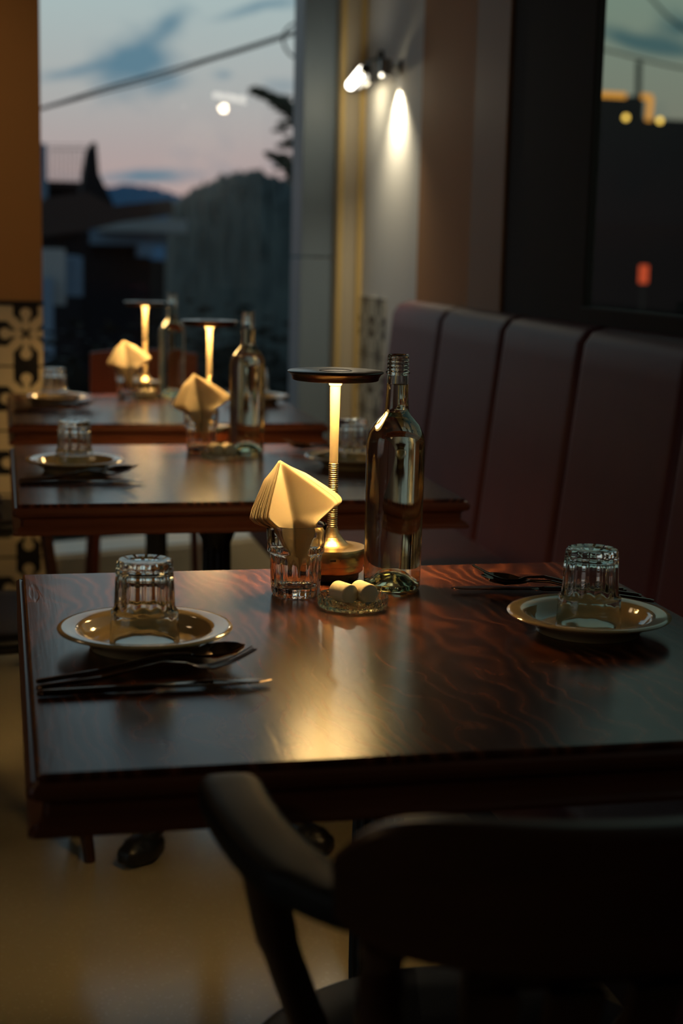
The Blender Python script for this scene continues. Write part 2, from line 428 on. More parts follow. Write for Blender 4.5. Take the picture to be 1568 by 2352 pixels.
# out of frame: left wall with its side window, back wall
sbox('wall_left', (-3.6, 1.9, 0), (-3.48, 6.0, 2.75), 'wallin')
sbox('wall_left.001', (-3.6, -3.2, 0), (-3.48, -.2, 2.75), 'wallin')
sbox('wall_left.002', (-3.6, -.2, 0), (-3.48, 1.9, .5), 'wallin')
sbox('wall_left.003', (-3.6, -.2, 2.1), (-3.48, 1.9, 2.75), 'wallin')
sbox('window_3', (-3.55, -.2, .5), (-3.544, 1.9, 2.1), 'pane')
sbox('wall_back', (-3.6, -3.32, 0), (1.75, -3.2, 2.75), 'wallin')
sbox('wall_far.001', (-3.6, 4.98, 0), (-1.2, 5.1, 2.75), 'wallin')

# general light of the dining room behind the camera
def area(name, loc, rot, size, power, col):
    l = bpy.data.lights.new(name, 'AREA'); l.energy = power; l.color = col; l.size = size[0]
    l.shape = 'RECTANGLE'; l.size_y = size[1]
    o = bpy.data.objects.new(name, l); o.location = loc; o.rotation_euler = rot; COL.objects.link(o); return o
area('ceiling_light', (-1.6, -1.2, 2.70), (0, 0, 0), (.5, .5), 3.0, (1, .66, .34))
area('ceiling_light', (-1.2, 3.1, 2.70), (0, 0, 0), (.35, .35), 2.4, (1, .66, .34))
_s = bpy.data.lights.new('column_fill_spot', 'SPOT'); _s.energy = 27; _s.color = (1, .74, .42); _s.spot_size = math.radians(55); _s.spot_blend = 1; _s.shadow_soft_size = .04  # unseen spot added to brighten the ochre column
_o = bpy.data.objects.new('column_fill_spot', _s); COL.objects.link(_o); _o.location = (-.75, 3.3, 2.65)
_o.rotation_euler = (Vector((-.15, 4.75, 1.25))-_o.location).to_track_quat('-Z', 'Y').to_euler()

# ================================================================== banquette
def banquette():
    t = thing('banquette', (1.0, 3.0, 0), label='long plum leather banquette bench with upright channelled back along the right wall', cat='bench')
    y0, y1 = -.2, 4.69
    bm = B(); box(bm, (-.04, y0-3, 0), (.22, y1-3, .34)); obj('base', bm, 'piping', t)
    # seat cushions
    seams = [4.69, 4.13, 3.585, 3.06, 2.53, 2.0, 1.47, .94, .41, -.12]
    bm = B(); box(bm, (-.29, y0-3, .34), (.20, y1-3, .47), .03, 4); obj('seat', bm, 'leather', t)
    for a, b in zip(seams, seams[1:]):
        bm = B(); r = 10
        # cross section loft: rounded channel, reclined
        n = 40; prof = []
        pts = []
        for k in range(n+1):
            v = k/n; yv = a+(b-a)*v
            edge = min(v, 1-v)*abs(a-b)
            bul = .016*math.sqrt(max(0, 1-(1-min(1, edge/.03))**2)) if edge < .03 else .016
            ring = []
            zt = 1.04
            for q in range(13):
                s = q/12
                if s < .8:
                    z = .44+(zt-.05-.44)*s/.8; x = .180+(z-.47)*.105-bul
                else:
                    an = (s-.8)/.2*PI/2
                    x0 = .180+(zt-.05-.47)*.105-bul
                    x = x0+.05*(1-math.cos(an))+.0; z = zt-.05+(.05-(.016-bul)*.9)*math.sin(an)
                ring.append(bm.verts.new((x, yv-3, z)))
            ring.append(bm.verts.new((.292, yv-3, ring[-1].co.z))); ring.append(bm.verts.new((.292, yv-3, .44)))
            pts.append(ring)
        for A, C in zip(pts, pts[1:]):
            for q in range(len(A)): bm.faces.new((A[q], A[(q+1) % len(A)], C[(q+1) % len(A)], C[q]))
        bm.faces.new(pts[0]); bm.faces.new(pts[-1])
        obj('back_cushion', bm, 'leather', t, sm=60)
banquette()

# ================================================================== tables
TW, TD = .80, .80
def make_table(label):
    t = thing('dining_table', (.42, 1.60, 0), label=label, cat='table', group='square dark wood dining tables')
    hx, hy = TW/2, TD/2
    bm = B(); box(bm, (-hx+.004, -hy+.004, .738), (hx-.004, hy-.004, .75), .003, 2); obj('tabletop', bm, 'top', t, sm=0)
    bm = B()
    prof = [(-.02, .739), (.0, .744), (.0035, .741), (.0045, .735), (.002, .729), (-.007, .725), (-.009, .722), (-.009, .712), (-.004, .7085), (.001, .705), (.004, .701), (.004, .697), (-.03, .696)]
    rings = []
    for o_, z in prof:
        x, y = hx+o_, hy+o_; rings.append([bm.verts.new(p) for p in ((-x, -y, z), (x, -y, z), (x, y, z), (-x, y, z))])
    for A, C in zip(rings, rings[1:]):
        for k in range(4): bm.faces.new((A[k], A[(k+1) % 4], C[(k+1) % 4], C[k]))
    bm.faces.new(rings[0]); bm.faces.new(rings[-1])
    bmesh.ops.bevel(bm, geom=[e for e in bm.edges if abs(e.verts[0].co.x-e.verts[1].co.x) < .03 and abs(e.verts[0].co.y-e.verts[1].co.y) < .03], offset=.004, segments=3, affect='EDGES')
    obj('edge_moulding', bm, 'edge', t, sm=12)
    bm = B(); box(bm, (-.20, -.03, .678), (.20, .03, .697)); box(bm, (-.03, -.20, .678), (.03, .20, .697)); obj('top_bracket', bm, 'iron', t)
    bm = B()
    def flute(i, a, r, z): return r*(1-.10*abs(math.sin(a*8))) if .20 < z < .62 else r
    zs = [(.0, .14), (.045, .14), (.05, .17), (.040, .19), (.034, .21)]+[(.028+.003*math.sin((z-.2)*7), z) for z in [.22+.02*i for i in range(20)]]+[(.040, .63), (.046, .65), (.040, .665), (.06, .68), (.0, .68)]
    lathe(bm, zs, 64, mod=flute); obj('column', bm, 'iron', t, sm=50)
    for k in range(4):
        a = PI/4+k*PI/2; c, s = math.cos(a), math.sin(a)
        bm = B()
        path = catmull([(.0, .185), (.06, .20), (.12, .155), (.17, .085), (.215, .045), (.25, .028)], 6)
        pts = [Vector((p[0]*c, p[0]*s, p[1])) for p in [(q.x, q.y) for q in [Vector((a_, b_, 0)) for a_, b_ in [(w.x, w.y) for w in path]]]]
        m = len(pts)
        rad = [.030-.012*math.sin(PI*i/(m-1)) for i in range(m)]
        tube(bm, pts, rad, 12)
        ft = obj('foot', bm, 'iron', t, sm=60)
        bm = B()   # leaf-carved pad
        U_, V_ = 28, 16; R_ = []
        for i in range(V_+1):
            ph = PI*i/V_; row = []
            for j in range(U_):
                th = 2*PI*j/U_
                rr = 1+.10*abs(math.sin(3*th))*math.sin(ph)-.08*abs(math.sin(5*ph))
                lx = .058*rr*math.sin(ph)*math.cos(th); ly = .034*rr*math.sin(ph)*math.sin(th); lz = max(-.028, .036*rr*math.cos(ph))
                if lz < -.0: lz *= .77
                x = .235+lx
                row.append(bm.verts.new((x*c-ly*s, x*s+ly*c, .0225+lz)))
            R_.append(row)
        for A, C in zip(R_, R_[1:]):
            for j in range(U_): bm.faces.new((A[j], A[(j+1) % U_], C[(j+1) % U_], C[j]))
        bmesh.ops.remove_doubles(bm, verts=bm.verts[:], dist=1e-5)
        obj('carved_toe', bm, 'iron', ft, sm=70)
    return t
T = [(.42, 1.608), (.42, 2.962), (.42, 4.17)]
tab = make_table('nearest square mahogany table with moulded edge, plum bench at its right')
tab.location = (T[0][0], T[0][1], 0)
dup(tab, (T[1][0], T[1][1], 0), 0, 'middle square dark wood table of the row, between nearest and farthest')
dup(tab, (T[2][0], T[2][1], 0), 0, 'farthest square dark wood table, beside the patterned tile column')

# ================================================================== table lamps
def make_lamp(label):
    t = thing('table_lamp', (0, 0, H0), label=label, cat='lamp', group='brass table lamps')
    bm = B(); lathe(bm, [(0, 0), (.0345, 0), (.037, .002), (.037, .011), (.0, .011)], 64); obj('foot_ring', bm, 'black', t)
    bm = B(); lathe(bm, [(0, .0105), (.040, .0105), (.0425, .013), (.0428, .0215), (.0455, .0225), (.0462, .024), (.0462, .042), (.0450, .0440), (.030, .0448), (.022, .0475), (.015, .054), (.0095, .062), (.0070, .070), (0, .070)], 96)
    b = obj('base', bm, 'brass', t, sm=50)
    bm = B(); box(bm, (-.012, -.0466, .0315), (-.004, -.0452, .0345), .0006); box(bm, (.001, -.0466, .0325), (.002, -.0454, .0335)); obj('charging_port', bm, 'black', b)
    # knurled grip
    pr = [(0, .069)]
    z = .070
    while z < .155:
        pr += [(.0062, z), (.0067, z+.0006), (.0067, z+.0016), (.0062, z+.0022)]; z += .0028
    pr += [(.0, z)]
    bm = B(); lathe(bm, pr, 40); obj('grip', bm, 'brass', t, sm=30)
    bm = B(); lathe(bm, [(0, .154), (.0056, .154), (.0057, .156), (.0059, .20), (.0068, .262), (.0068, .2645), (.0, .2645)], 48); obj('stem', bm, 'stem', t, sm=50)
    bm = B(); lathe(bm, [(0, .2595), (.0078, .2595), (.0088, .262), (.0108, .2665), (.011, .2672), (0, .2672)], 48); obj('collar', bm, 'tablet', t, sm=50)
    bm = B(); lathe(bm, [(0, .279), (.020, .279), (.0205, .2784), (.0215, .2784), (.022, .279), (.0622, .279), (.0634, .2780), (.0631, .2768), (.0598, .2745), (.0575, .2705), (.0568, .2675), (.0562, .2668), (.0545, .2668), (.0540, .2690), (.0, .2690)], 96)
    sh = obj('shade', bm, 'brassd', t, sm=40)
    bm = B()
    A = []
    for r in (.0150, .0535):
        A.append([bm.verts.new((r*math.cos(2*PI*k/64), r*math.sin(2*PI*k/64), .2673)) for k in range(64)])
    Bq = []
    for r in (.0150, .0535):
        Bq.append([bm.verts.new((r*math.cos(2*PI*k/64), r*math.sin(2*PI*k/64), .2688)) for k in range(64)])
    for k in range(64):
        j = (k+1) % 64
        bm.faces.new((A[0][k], A[1][k], A[1][j], A[0][j])); bm.faces.new((Bq[0][k], Bq[1][k], Bq[1][j], Bq[0][j]))
        bm.faces.new((A[0][k], A[0][j], Bq[0][j], Bq[0][k])); bm.faces.new((A[1][k], A[1][j], Bq[1][j], Bq[1][k]))
    tag(obj('light_diffuser', bm, 'led', sh, sm=0), 'glowing warm white ring under the lamp head')
    bm = B(); lathe(bm, [(.0200, .2788), (.0204, .2796), (.0216, .2796), (.0220, .2788)], 64); obj('touch_ring', bm, 'black', sh, sm=0)
    return t
lamp = make_lamp('brass table lamp with flat round head on the nearest table, beside the wine bottle')
lamp.location = (.4295, 1.932, H0+.0005); lamp.rotation_euler = (0, 0, .0)
dup(lamp, (.454, 3.345, H0+.0005), .4, 'brass table lamp with flat round head standing on the middle table')
dup(lamp, (.420, 4.51, H0+.0005), .2, 'brass table lamp with flat round head on the farthest table')

# ================================================================== bottles
def make_bottle(label):
    t = thing('wine_bottle', (0, 0, H0), label=label, cat='bottle', group='uncorked clear wine bottles')
    bm = B()
    outer = [(0, .022), (.006, .0215), (.013, .018), (.020, .010), (.027, .003), (.032, .0003), (.0345, .0003), (.0362, .002), (.0370, .006), (.0373, .02), (.0378, .10), (.0382, .185), (.0378, .194), (.0355, .204), (.0300, .2150), (.0230, .2230), (.0182, .2280), (.0160, .2330), (.0150, .240), (.0142, .255), (.0138, .2790),
             (.0139, .2805), (.0154, .2815), (.0156, .2835), (.0140, .2850), (.0137, .2862), (.0147, .2880), (.0136, .2898), (.0136, .2915), (.0146, .2930), (.0136, .2948), (.0136, .2965), (.0145, .2980), (.0136, .2995), (.0138, .3020), (.0136, .3045), (.0128, .3055), (.0110, .3050),
             (.0098, .3030), (.0096, .2800), (.0112, .255), (.0121, .238), (.0145, .2285), (.0215, .2200), (.0285, .2115), (.0330, .2035), (.0345, .195), (.0349, .185), (.0345, .10), (.0341, .02), (.0335, .0110), (.0310, .0075), (.0270, .0085), (.0205, .0150), (.013, .0235), (.006, .0270), (0, .0275)]
    lathe(bm, outer, 96); body = obj('glass_body', bm, 'bottle', t, sm=60)
    bm = B()
    e = .00025
    liq = [(0, .0275-e), (.006, .0270-e), (.013, .0235-e), (.0205, .0150-e), (.0270, .0085-e), (.0310, .0075-e), (.0335+e, .0110), (.0341+e, .02), (.0345+e, .10), (.0349+e, .185), (.0345+e, .195), (.0330+e, .2035), (.0285+e, .2115), (.0215+e, .2200), (.0145+e, .2285), (.0121+e, .238), (.0112+e, .255), (.0103+e, .2675), (.0095, .2668), (0, .2666)]
    lathe(bm, liq, 96); tag(obj('wine', bm, 'wine', body, sm=60), 'pale white wine')
    return t
bot = make_bottle('clear wine bottle of pale wine on the nearest table')
bot.location = (.4965, 1.866, H0+.0004)
dup(bot, (.518, 3.205, H0+.0004), 0, 'clear wine bottle of pale wine on the middle table')
dup(bot, (.494, 4.455, H0+.0004), 0, 'clear wine bottle of pale wine on the farthest table')

# ================================================================== tumblers
def tumbler_mesh():
    bm = B(); N = 12
    prof = [(0, .0035), (.020, .0025), (.0275, .0), (.0300, .0008), (.0312, .004), (.0318, .012), (.0325, .024), (.0333, .042), (.0338, .0530), (.0346, .0550), (.0366, .0565), (.0371, .0590), (.0366, .063), (.0372, .070), (.0380, .085), (.0385, .0915), (.0380, .0925), (.0370, .0920),
            (.0362, .085), (.0350, .070), (.0344, .061), (.0322, .054), (.0310, .040), (.0300, .024), (.0285, .0145), (.0240, .0115), (0, .0105)]
    def mod(i, a, r, z):
        if 3 <= i <= 9: return r*(1-.055*abs(math.sin(a*N/2))**1.5*(1 if i < 9 else .4))
        if 10 <= i <= 12: return r*(1-.018*abs(math.cos(a*N/2)))
        return r
    lathe(bm, prof, 144, mod=mod)
    bmesh.ops.recalc_face_normals(bm, faces=bm.faces[:])
    me = bpy.data.meshes.new('tumbler'); bm.to_mesh(me); bm.free(); smooth(me, 50); me.materials.append(M['glass'])
    return me
TM = tumbler_mesh()
def tumbler(loc, label, inv=True, rz=0, group=None):
    o = bpy.data.objects.new('drinking_glass', TM); COL.objects.link(o)
    o.location = (loc[0], loc[1], loc[2]+(.0925 if inv else 0)); o.rotation_euler = (PI if inv else 0, 0, rz)
    return tag(o, label, 'glass', group)

# ================================================================== plates
def plate_mesh():
    bm = B()
    lathe(bm, [(0, .0055), (.050, .0055), (.060, .0065), (.068, .0125), (.0715, .0190), (.0735, .0212), (.078, .0222), (.090, .0238), (.0945, .0236), (.0958, .0222), (.0950, .0205), (.088, .0185), (.076, .0150), (.068, .0090), (.062, .0050), (.0600, .0), (.0560, .0), (.0545, .0020), (0, .0020)], 96)
    bmesh.ops.recalc_face_normals(bm, faces=bm.faces[:])
    me = bpy.data.meshes.new('plate'); bm.to_mesh(me); bm.free(); smooth(me, 50); me.materials.append(M['plate'])
    return me
PM = plate_mesh()
def plate(x, y, label):
    o = bpy.data.objects.new('side_plate', PM); COL.objects.link(o); o.location = (x, y, H0+.0003)
    return tag(o, label, 'plate', 'cream side plates')

# ================================================================== cutlery
def strip(bm, st, nv=8):
    rings = []
    for x, y, hw, zc, th, cup in st:
        ring = []
        for side in (1, -1):
            for q in range(nv+1):
                v = -1+2*q/nv
                if side < 0: v = -v
                zz = zc+cup*v*v+side*(th/2*math.sqrt(max(0, 1-v*v))+.00005)
                ring.append(bm.verts.new((x, y+hw*v, zz)))
        rings.append(ring)
    n = len(rings[0])
    for A, C in zip(rings, rings[1:]):
        for k in range(n): bm.faces.new((A[k], A[(k+1) % n], C[(k+1) % n], C[k]))
    bm.faces.new(rings[0]); bm.faces.new(rings[-1])
def lerp(tb, x):
    for (a, b) in zip(tb, tb[1:]):
        if x <= b[0]:
            t = (x-a[0])/(b[0]-a[0]); t = t*t*(3-2*t)
            return [p+(q-p)*t for p, q in zip(a, b)]
    return list(tb[-1])
def profile(tb, n):
    x0, x1 = tb[0][0], tb[-1][0]; out_ = []
    for i in range(n+1):
        r = lerp(tb, x0+(x1-x0)*i/n); out_.append((r[0], 0, r[1], r[2], r[3], r[4]))
    return out_
def spoon_m():
    bm = B(); tb = [(0, .0030, .0022, .0030, 0), (.004, .0042, .0024, .0038, 0), (.06, .0036, .0040, .0036, 0), (.125, .0026, .0105, .0034, 0), (.150, .0035, .0090, .0024, .0005), (.160, .0100, .0058, .0016, .003), (.180, .0185, .0026, .0013, .0075), (.198, .0170, .0038, .0013, .0065), (.208, .009, .0080, .0012, .0025), (.212, .0015, .0100, .0010, 0)]
    strip(bm, profile(tb, 80), 12); return bm
def fork_m():
    bm = B(); tb = [(0, .0030, .0022, .0030, 0), (.004, .0042, .0024, .0038, 0), (.06, .0036, .0040, .0036, 0), (.120, .0026, .0110, .0034, 0), (.142, .0034, .0085, .0024, .0002), (.152, .0080, .0050, .0018, .0010), (.166, .0120, .0030, .0016, .0015)]
    strip(bm, profile(tb, 60), 8)
    for k in range(4):
        y0 = (-.0096+.0064*k)
        st = []
        for i in range(13):
            s = i/12; x = .163+.046*s
            st.append((x, y0*(1-.06*s), .0021*(1-.45*s), .0032+.0012*abs(k-1.5)*.6+.0115*s**1.7, .0016-.0005*s, 0))
        strip(bm, st, 4)
    return bm
def knife_m():
    bm = B(); tb = [(0, .0030, .0024, .0034, 0), (.004, .0044, .0028, .0046, 0), (.085, .0042, .0030, .0050, 0), (.105, .0050, .0032, .0048, 0), (.110, .0040, .0034, .0030, 0), (.120, .0085, .0036, .0020, 0), (.170, .0100, .0036, .0017, 0), (.205, .0085, .0036, .0014, 0), (.216, .0040, .0036, .0010, 0), (.219, .0010, .0036, .0008, 0)]
    strip(bm, profile(tb, 80), 8); return bm
CUT = {}
for nm, f in (('spoon', spoon_m), ('fork', fork_m), ('knife', knife_m)):
    bm = f(); bmesh.ops.recalc_face_normals(bm, faces=bm.faces[:]); me = bpy.data.meshes.new(nm); bm.to_mesh(me); bm.free(); smooth(me, 60); me.materials.append(M['cutlery']); CUT[nm] = me
def cutlery(kind, x, y, ang, z, label, group, tilt=0, roll=0):
    tilt = {'spoon': .03, 'fork': .045, 'knife': 0}[kind]
    o = bpy.data.objects.new(kind, CUT[kind]); COL.objects.link(o); o.location = (x, y, H0+z+.0008)
    o.rotation_euler = (roll, -tilt, ang); o.scale = (1.06, 1.22, 1.25); return tag(o, label, kind, group)

# ================================================================== napkins in glass
def napkin_mesh(seed):
    rnd = random.Random(seed); bm = B(); s = .089; NL = 10; d = s*math.sqrt(2); n = 26
    def pt(a, b, k, ph):
        w = (a-b)/math.sqrt(2); h = (a+b)/math.sqrt(2)
        right = w > 0
        open_ = max(0., min(1., (h-.028)/.030)); open_ = open_*open_*(3-2*open_)
        aw = abs(w)
        al = (math.radians(16 if right else 54))*open_+(1-open_)*math.radians(60)
        lat = aw*math.cos(al)*(1.08 if right else 1.16)
        cap = .024+max(0, h-.046)*2.1
        lat = (lat**-6+cap**-6)**(-1/6) if lat > 1e-4 else lat
        dep = aw*math.sin(al)
        dep = dep*open_+(1-open_)*.020*math.tanh(dep/.020)
        x = lat if right else -lat
        y = -dep*.8+.010
        # round the crease and stack the layers behind
        y += .0016*math.exp(-(w/.006)**2)
        off = k*18/10*(.00085+.0007*open_*min(1, aw/.05))
        x += (off*.62 if right else -off*.75)*min(1, aw/.02)*open_
        y += off*.9
        y += .0012*math.sin(9*h/.1+ph)*open_*min(1, aw/.04)
        z = h*(1.0-.0012*k) if h > .048 else .048-(.048-h)*1.52
        z += .0125
        lean = (h-.05)*.0
        v = Vector((x, y, z-.012))
        v = Matrix.Rotation(math.radians(-6), 3, 'Y') @ (Matrix.Rotation(math.radians(-4), 3, 'X') @ v)
        e_ = max(0, v.z-.048)          # above the rim the bundle leans back
        v.y += e_*.40; v.z -= e_*.03
        return v+Vector((.004, -.004, .0440))
    for k in range(NL):
        ph = .25*k+rnd.random()*.5; sh = (rnd.random()-.5)*.0026; grid = []
        for i in range(n+1):
            row = []
            for j in range(n+1):
                p = pt(s*i/n, s*j/n, k, ph); p.x += sh; p.z += sh+rnd.random()*.00012
                row.append(bm.verts.new(p))
            grid.append(row)
        for i in range(n):
            for j in range(n): bm.faces.new((grid[i][j], grid[i+1][j], grid[i+1][j+1], grid[i][j+1]))
    me = bpy.data.meshes.new('napkins'); bm.to_mesh(me); bm.free(); smooth(me, 180); me.materials.append(M['napkin'])
    return me
NM = napkin_mesh(3)
def napkins(x, y, rz, label):
    o = bpy.data.objects.new('paper_napkins', NM); COL.objects.link(o); o.location = (x, y, H0); o.rotation_euler = (0, 0, rz)
    md = o.modifiers.new('thickness', 'SOLIDIFY'); md.thickness = .0004; md.offset = 0
    return tag(o, label, 'napkin', 'napkin bundles standing in glasses', )

# ================================================================== glass dish and tablets
def dish_mesh():
    bm = B()
    def mod(i, a, r, z): return r*(1+.010*math.sin(a*40)) if 2 <= i <= 5 else r
    lathe(bm, [(0, .0), (.038, .0), (.042, .0012), (.0435, .005), (.0438, .010), (.0438, .0135), (.0430, .0145), (.0418, .0138), (.0410, .010), (.0400, .0060), (.037, .0045), (.0, .0042)], 240, mod=mod)
    for k in range(8): pass
    bmesh.ops.recalc_face_normals(bm, faces=bm.faces[:])
    me = bpy.data.meshes.new('dish'); bm.to_mesh(me); bm.free(); smooth(me, 40); me.materials.append(M['dishglass']); return me
DM = dish_mesh()
def tablet_mesh():
    bm = B(); lathe(bm, [(0, -.0150), (.0108, -.0150), (.0121, -.0140), (.0125, -.0125), (.0125, .0125), (.0121, .0140), (.0108, .0150), (0, .0150)], 40)
    bmesh.ops.recalc_face_normals(bm, faces=bm.faces[:])
    me = bpy.data.meshes.new('tablet'); bm.to_mesh(me); bm.free(); smooth(me, 50); me.materials.append(M['tablet']); return me
BMh = tablet_mesh()

def dish_set(x, y, where, rz=0):
    o = bpy.data.objects.new('glass_dish', DM); COL.objects.link(o); o.location = (x, y, H0+.0003); tag(o, 'small round pressed glass dish '+where, 'dish', 'small glass dishes')
    for dx, side in ((-.0110, 'left'), (.0150, 'right')):
        p = bpy.data.objects.new('compressed_towel', BMh); COL.objects.link(p)
        p.location = (x+dx, y+.004, H0+.0048+.0126); p.rotation_euler = (PI/2, 0, .42 if dx < 0 else .30)
        tag(p, side+' of the two cream compressed towel rolls in the glass dish '+where, 'towel', 'compressed towel rolls in glass dishes')

# ------------------------------------------------------------------ lay the three tables
cx = [
 dict(n='nearest', pl=(.1505, 1.612), pr=(.669, 1.612), nk=(.363, 1.842), ds=(.421, 1.768), c=(.030, 1.452)),
 dict(n='middle', pl=(.139, 2.965), pr=(.700, 2.985), nk=(.421, 3.225), ds=(.452, 3.135), c=(.030, 2.800)),
 dict(n='farthest', pl=(.146, 4.28), pr=(.72, 4.30), nk=(.364, 4.43), ds=(.415, 4.40), c=(.030, 4.05))]
for i, d in enumerate(cx):
    n = d['n']
    plate(*d['pl'], 'cream side plate at the left place of the '+n+' table')
    plate(*d['pr'], 'cream side plate at the bench side of the '+n+' table')
    tumbler((d['pl'][0]-.001, d['pl'][1]-.004, H0+.0062), 'fluted drinking glass upside down on the left plate of the '+n+' table', True, .1, 'upturned fluted glasses')
    tumbler((d['pr'][0]+.002, d['pr'][1]+.004, H0+.0062), 'fluted drinking glass upside down on the bench side plate of the '+n+' table', True, .3, 'upturned fluted glasses')
    tumbler((*d['nk'], H0+.0003), 'fluted drinking glass holding napkins on the '+n+' table', False, .2, 'fluted glasses holding napkins')
    napkins(d['nk'][0], d['nk'][1], .10 if i == 0 else .05, 'cream folded paper napkins standing in the glass on the '+n+' table')
    dish_set(*d['ds'], 'on the '+n+' table')
    x, y = d['c']
    # left place: handles to the left, three pieces side by side
    cutlery('spoon', x, y+.024, .24, .0, 'dark metal spoon below the left plate of the '+n+' table, next to the fork', 'dark metal spoons')
    cutlery('fork', x, y+.004, .085, .0, 'dark metal fork below the left plate of the '+n+' table', 'dark metal forks', roll=-.12)
    cutlery('knife', x+.0, y-.018, .045, .0, 'dark metal knife at the left place of the '+n+' table, below the fork', 'dark metal knives')
    # bench place, turned half round, behind the plate
    hx_, hy_ = min(d['pr'][0]+.139, .808), d['pr'][1]+.123
    cutlery('spoon', hx_, hy_, PI-.50, .0, 'dark metal spoon behind the bench side plate of the '+n+' table', 'dark metal spoons')
    cutlery('fork', hx_-.003, hy_+.032, PI-.41, .0, 'dark metal fork behind the bench side plate of the '+n+' table', 'dark metal forks', roll=.15)
    cutlery('knife', hx_-.010, hy_+.066, PI-.14, .0, 'dark metal knife behind the bench side plate of the '+n+' table', 'dark metal knives')

# ================================================================== chairs (origin under seat centre, facing +y)
def make_chair(label):
    t = thing('armchair', (0, 0, 0), label=label, cat='chair', group='dark wooden bentwood armchairs')
    bm = B(); lathe(bm, [(0, .425), (.19, .425), (.205, .432), (.212, .442), (.210, .455), (.196, .4635), (.15, .462), (0, .456)], 72); obj('seat', bm, 'seatpad', t, sm=50)
    # one bent arm rail running round the back
    half = [(.230, -.035, .757), (.227, -.115, .755), (.213, -.185, .750), (.187, -.240, .747), (.140, -.284, .748), (.072, -.316, .750)]
    path = catmull([(-x, y, z) for x, y, z in half]+[(0, -.328, .750)]+half[::-1], 8)
    bm = B(); m = len(path)
    fl = []
    for i in range(m):
        e = min(i, m-1-i)
        k = min(1, (e+1.6)/4)
        fl.append((.0215*k**.5 if e > 20 else .0262*k**.4, .0135*min(1, (e+2.5)/4)))
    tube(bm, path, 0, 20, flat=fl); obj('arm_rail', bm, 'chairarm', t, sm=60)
    # broad bent crest board on the rail
    bm = B(); n = 40; R_ = []
    for i in range(n+1):
        u = -1+2*i/n; a = u*.66; r_o, r_i = .322, .304
        cy_ = -.042
        hgt = .098*(1-abs(u)**8*.55); z0 = .736+.022*abs(u)**8
        zt = z0+hgt
        ring = []
        for (r, z) in ((r_i, z0), (r_i+.001, zt-.004), (r_i+.005, zt), (r_o-.005+.006, zt), (r_o+.006, zt-.004), (r_o, z0)):
            ring.append(bm.verts.new((math.sin(a)*r, cy_-math.cos(a)*r+.0, z)))
        R_.append(ring)
    for A, C in zip(R_, R_[1:]):
        for k in range(6): bm.faces.new((A[k], A[(k+1) % 6], C[(k+1) % 6], C[k]))
    bm.faces.new(R_[0]); bm.faces.new(R_[-1]); obj('crest_board', bm, 'chair', t, sm=50)
    # slotted splat below the rail
    bm = B()
    def sp_pt(x, z):
        s = (z-.45)/(.745-.45); yb = -.185+(-.330+.185)*s**.8
        return x, yb+abs(x)**2*1.2, z
    xs = [-.100, -.066, -.050, -.016, 0.0, .016, .050, .066, .100]
    def quad(xa, xb, za, zb, m_=6):
        for i in range(m_):
            z0 = za+(zb-za)*i/m_; z1 = za+(zb-za)*(i+1)/m_
            wa = .78+.35*(z0-.45)/.3; wb = .78+.35*(z1-.45)/.3
            f = [sp_pt(xa*wa, z0), sp_pt(xb*wa, z0), sp_pt(xb*wb, z1), sp_pt(xa*wb, z1)]
            v0 = [bm.verts.new(p) for p in f]; v1 = [bm.verts.new((p[0], p[1]+.012, p[2])) for p in f]
            bm.faces.new(v0); bm.faces.new(v1)
            for k in range(4): bm.faces.new((v0[k], v0[(k+1) % 4], v1[(k+1) % 4], v1[k]))
    quad(-.1, .1, .45, .50, 2); quad(-.1, .1, .695, .742, 2)
    for a_, b_ in ((-.1, -.066), (-.046, -.010), (.010, .046), (.066, .1)): quad(a_, b_, .50, .695)
    bmesh.ops.remove_doubles(bm, verts=bm.verts[:], dist=.0003)
    obj('splat', bm, 'chair', t, sm=30)
    for s in (-1, 1):
        bm = B(); tube(bm, catmull([(s*.221, -.15, .742), (s*.200, -.11, .66), (s*.165, -.05, .56), (s*.130, .0, .455)], 8), [.0165]*9+[.0150]*8+[.0165]*8, 14); obj('arm_post', bm, 'chair', t, sm=60)
        bm = B(); tube(bm, catmull([(s*.165, -.300, .742), (s*.160, -.26, .62), (s*.145, -.14, .455)], 8), .015, 14); obj('back_post', bm, 'chair', t, sm=60)
        for f_ in (-1, 1):
            bm = B(); tube(bm, [(s*.125, f_*.125, .43), (s*.150, f_*.150, .25), (s*.175, f_*.178, .02), (s*.177, f_*.180, .0)], [.017, .0175, .0125, .012], 14); obj('leg', bm, 'chair', t, sm=60)
    return t
ch = make_chair('dark wooden armchair in the foreground, its back to us before the nearest table')
ch.location = (.402, 1.185, 0); ch.rotation_euler = (0, 0, 0)
dup(ch, (-.025, 2.99, 0), -PI/2, 'dark wooden armchair pulled up at the left of the middle table')
dup(ch, (-.015, 4.20, 0), -PI/2, 'dark wooden armchair pulled up at the left of the farthest table')
rc = thing('dining_chair', (.46, 4.88, 0), label='reddish brown wooden chair beyond the farthest table by the far window', cat='chair')
bm = B(); box(bm, (-.20, -.17, .42), (.20, .17, .455), .015, 3); obj('seat', bm, 'chair', rc)
bm = B()
n = 16; R_ = []
for i in range(n+1):
    u = -1+2*i/n; x = u*.175; y = .13-.03*(u*u)+.0; zt = .845+.012*(1-u*u)
    R_.append([bm.verts.new(p) for p in ((x, y, .70), (x, y-.0, zt), (x, y+.018, zt), (x, y+.018, .70))])
for A, C in zip(R_, R_[1:]):
    for k in range(4): bm.faces.new((A[k], A[(k+1) % 4], C[(k+1) % 4], C[k]))
bm.faces.new(R_[0]); bm.faces.new(R_[-1])
M['redwood'] = P('red_brown_wood', (.09, .018, .010), .4, noise=.3)
obj('backrest', bm, 'redwood', rc)
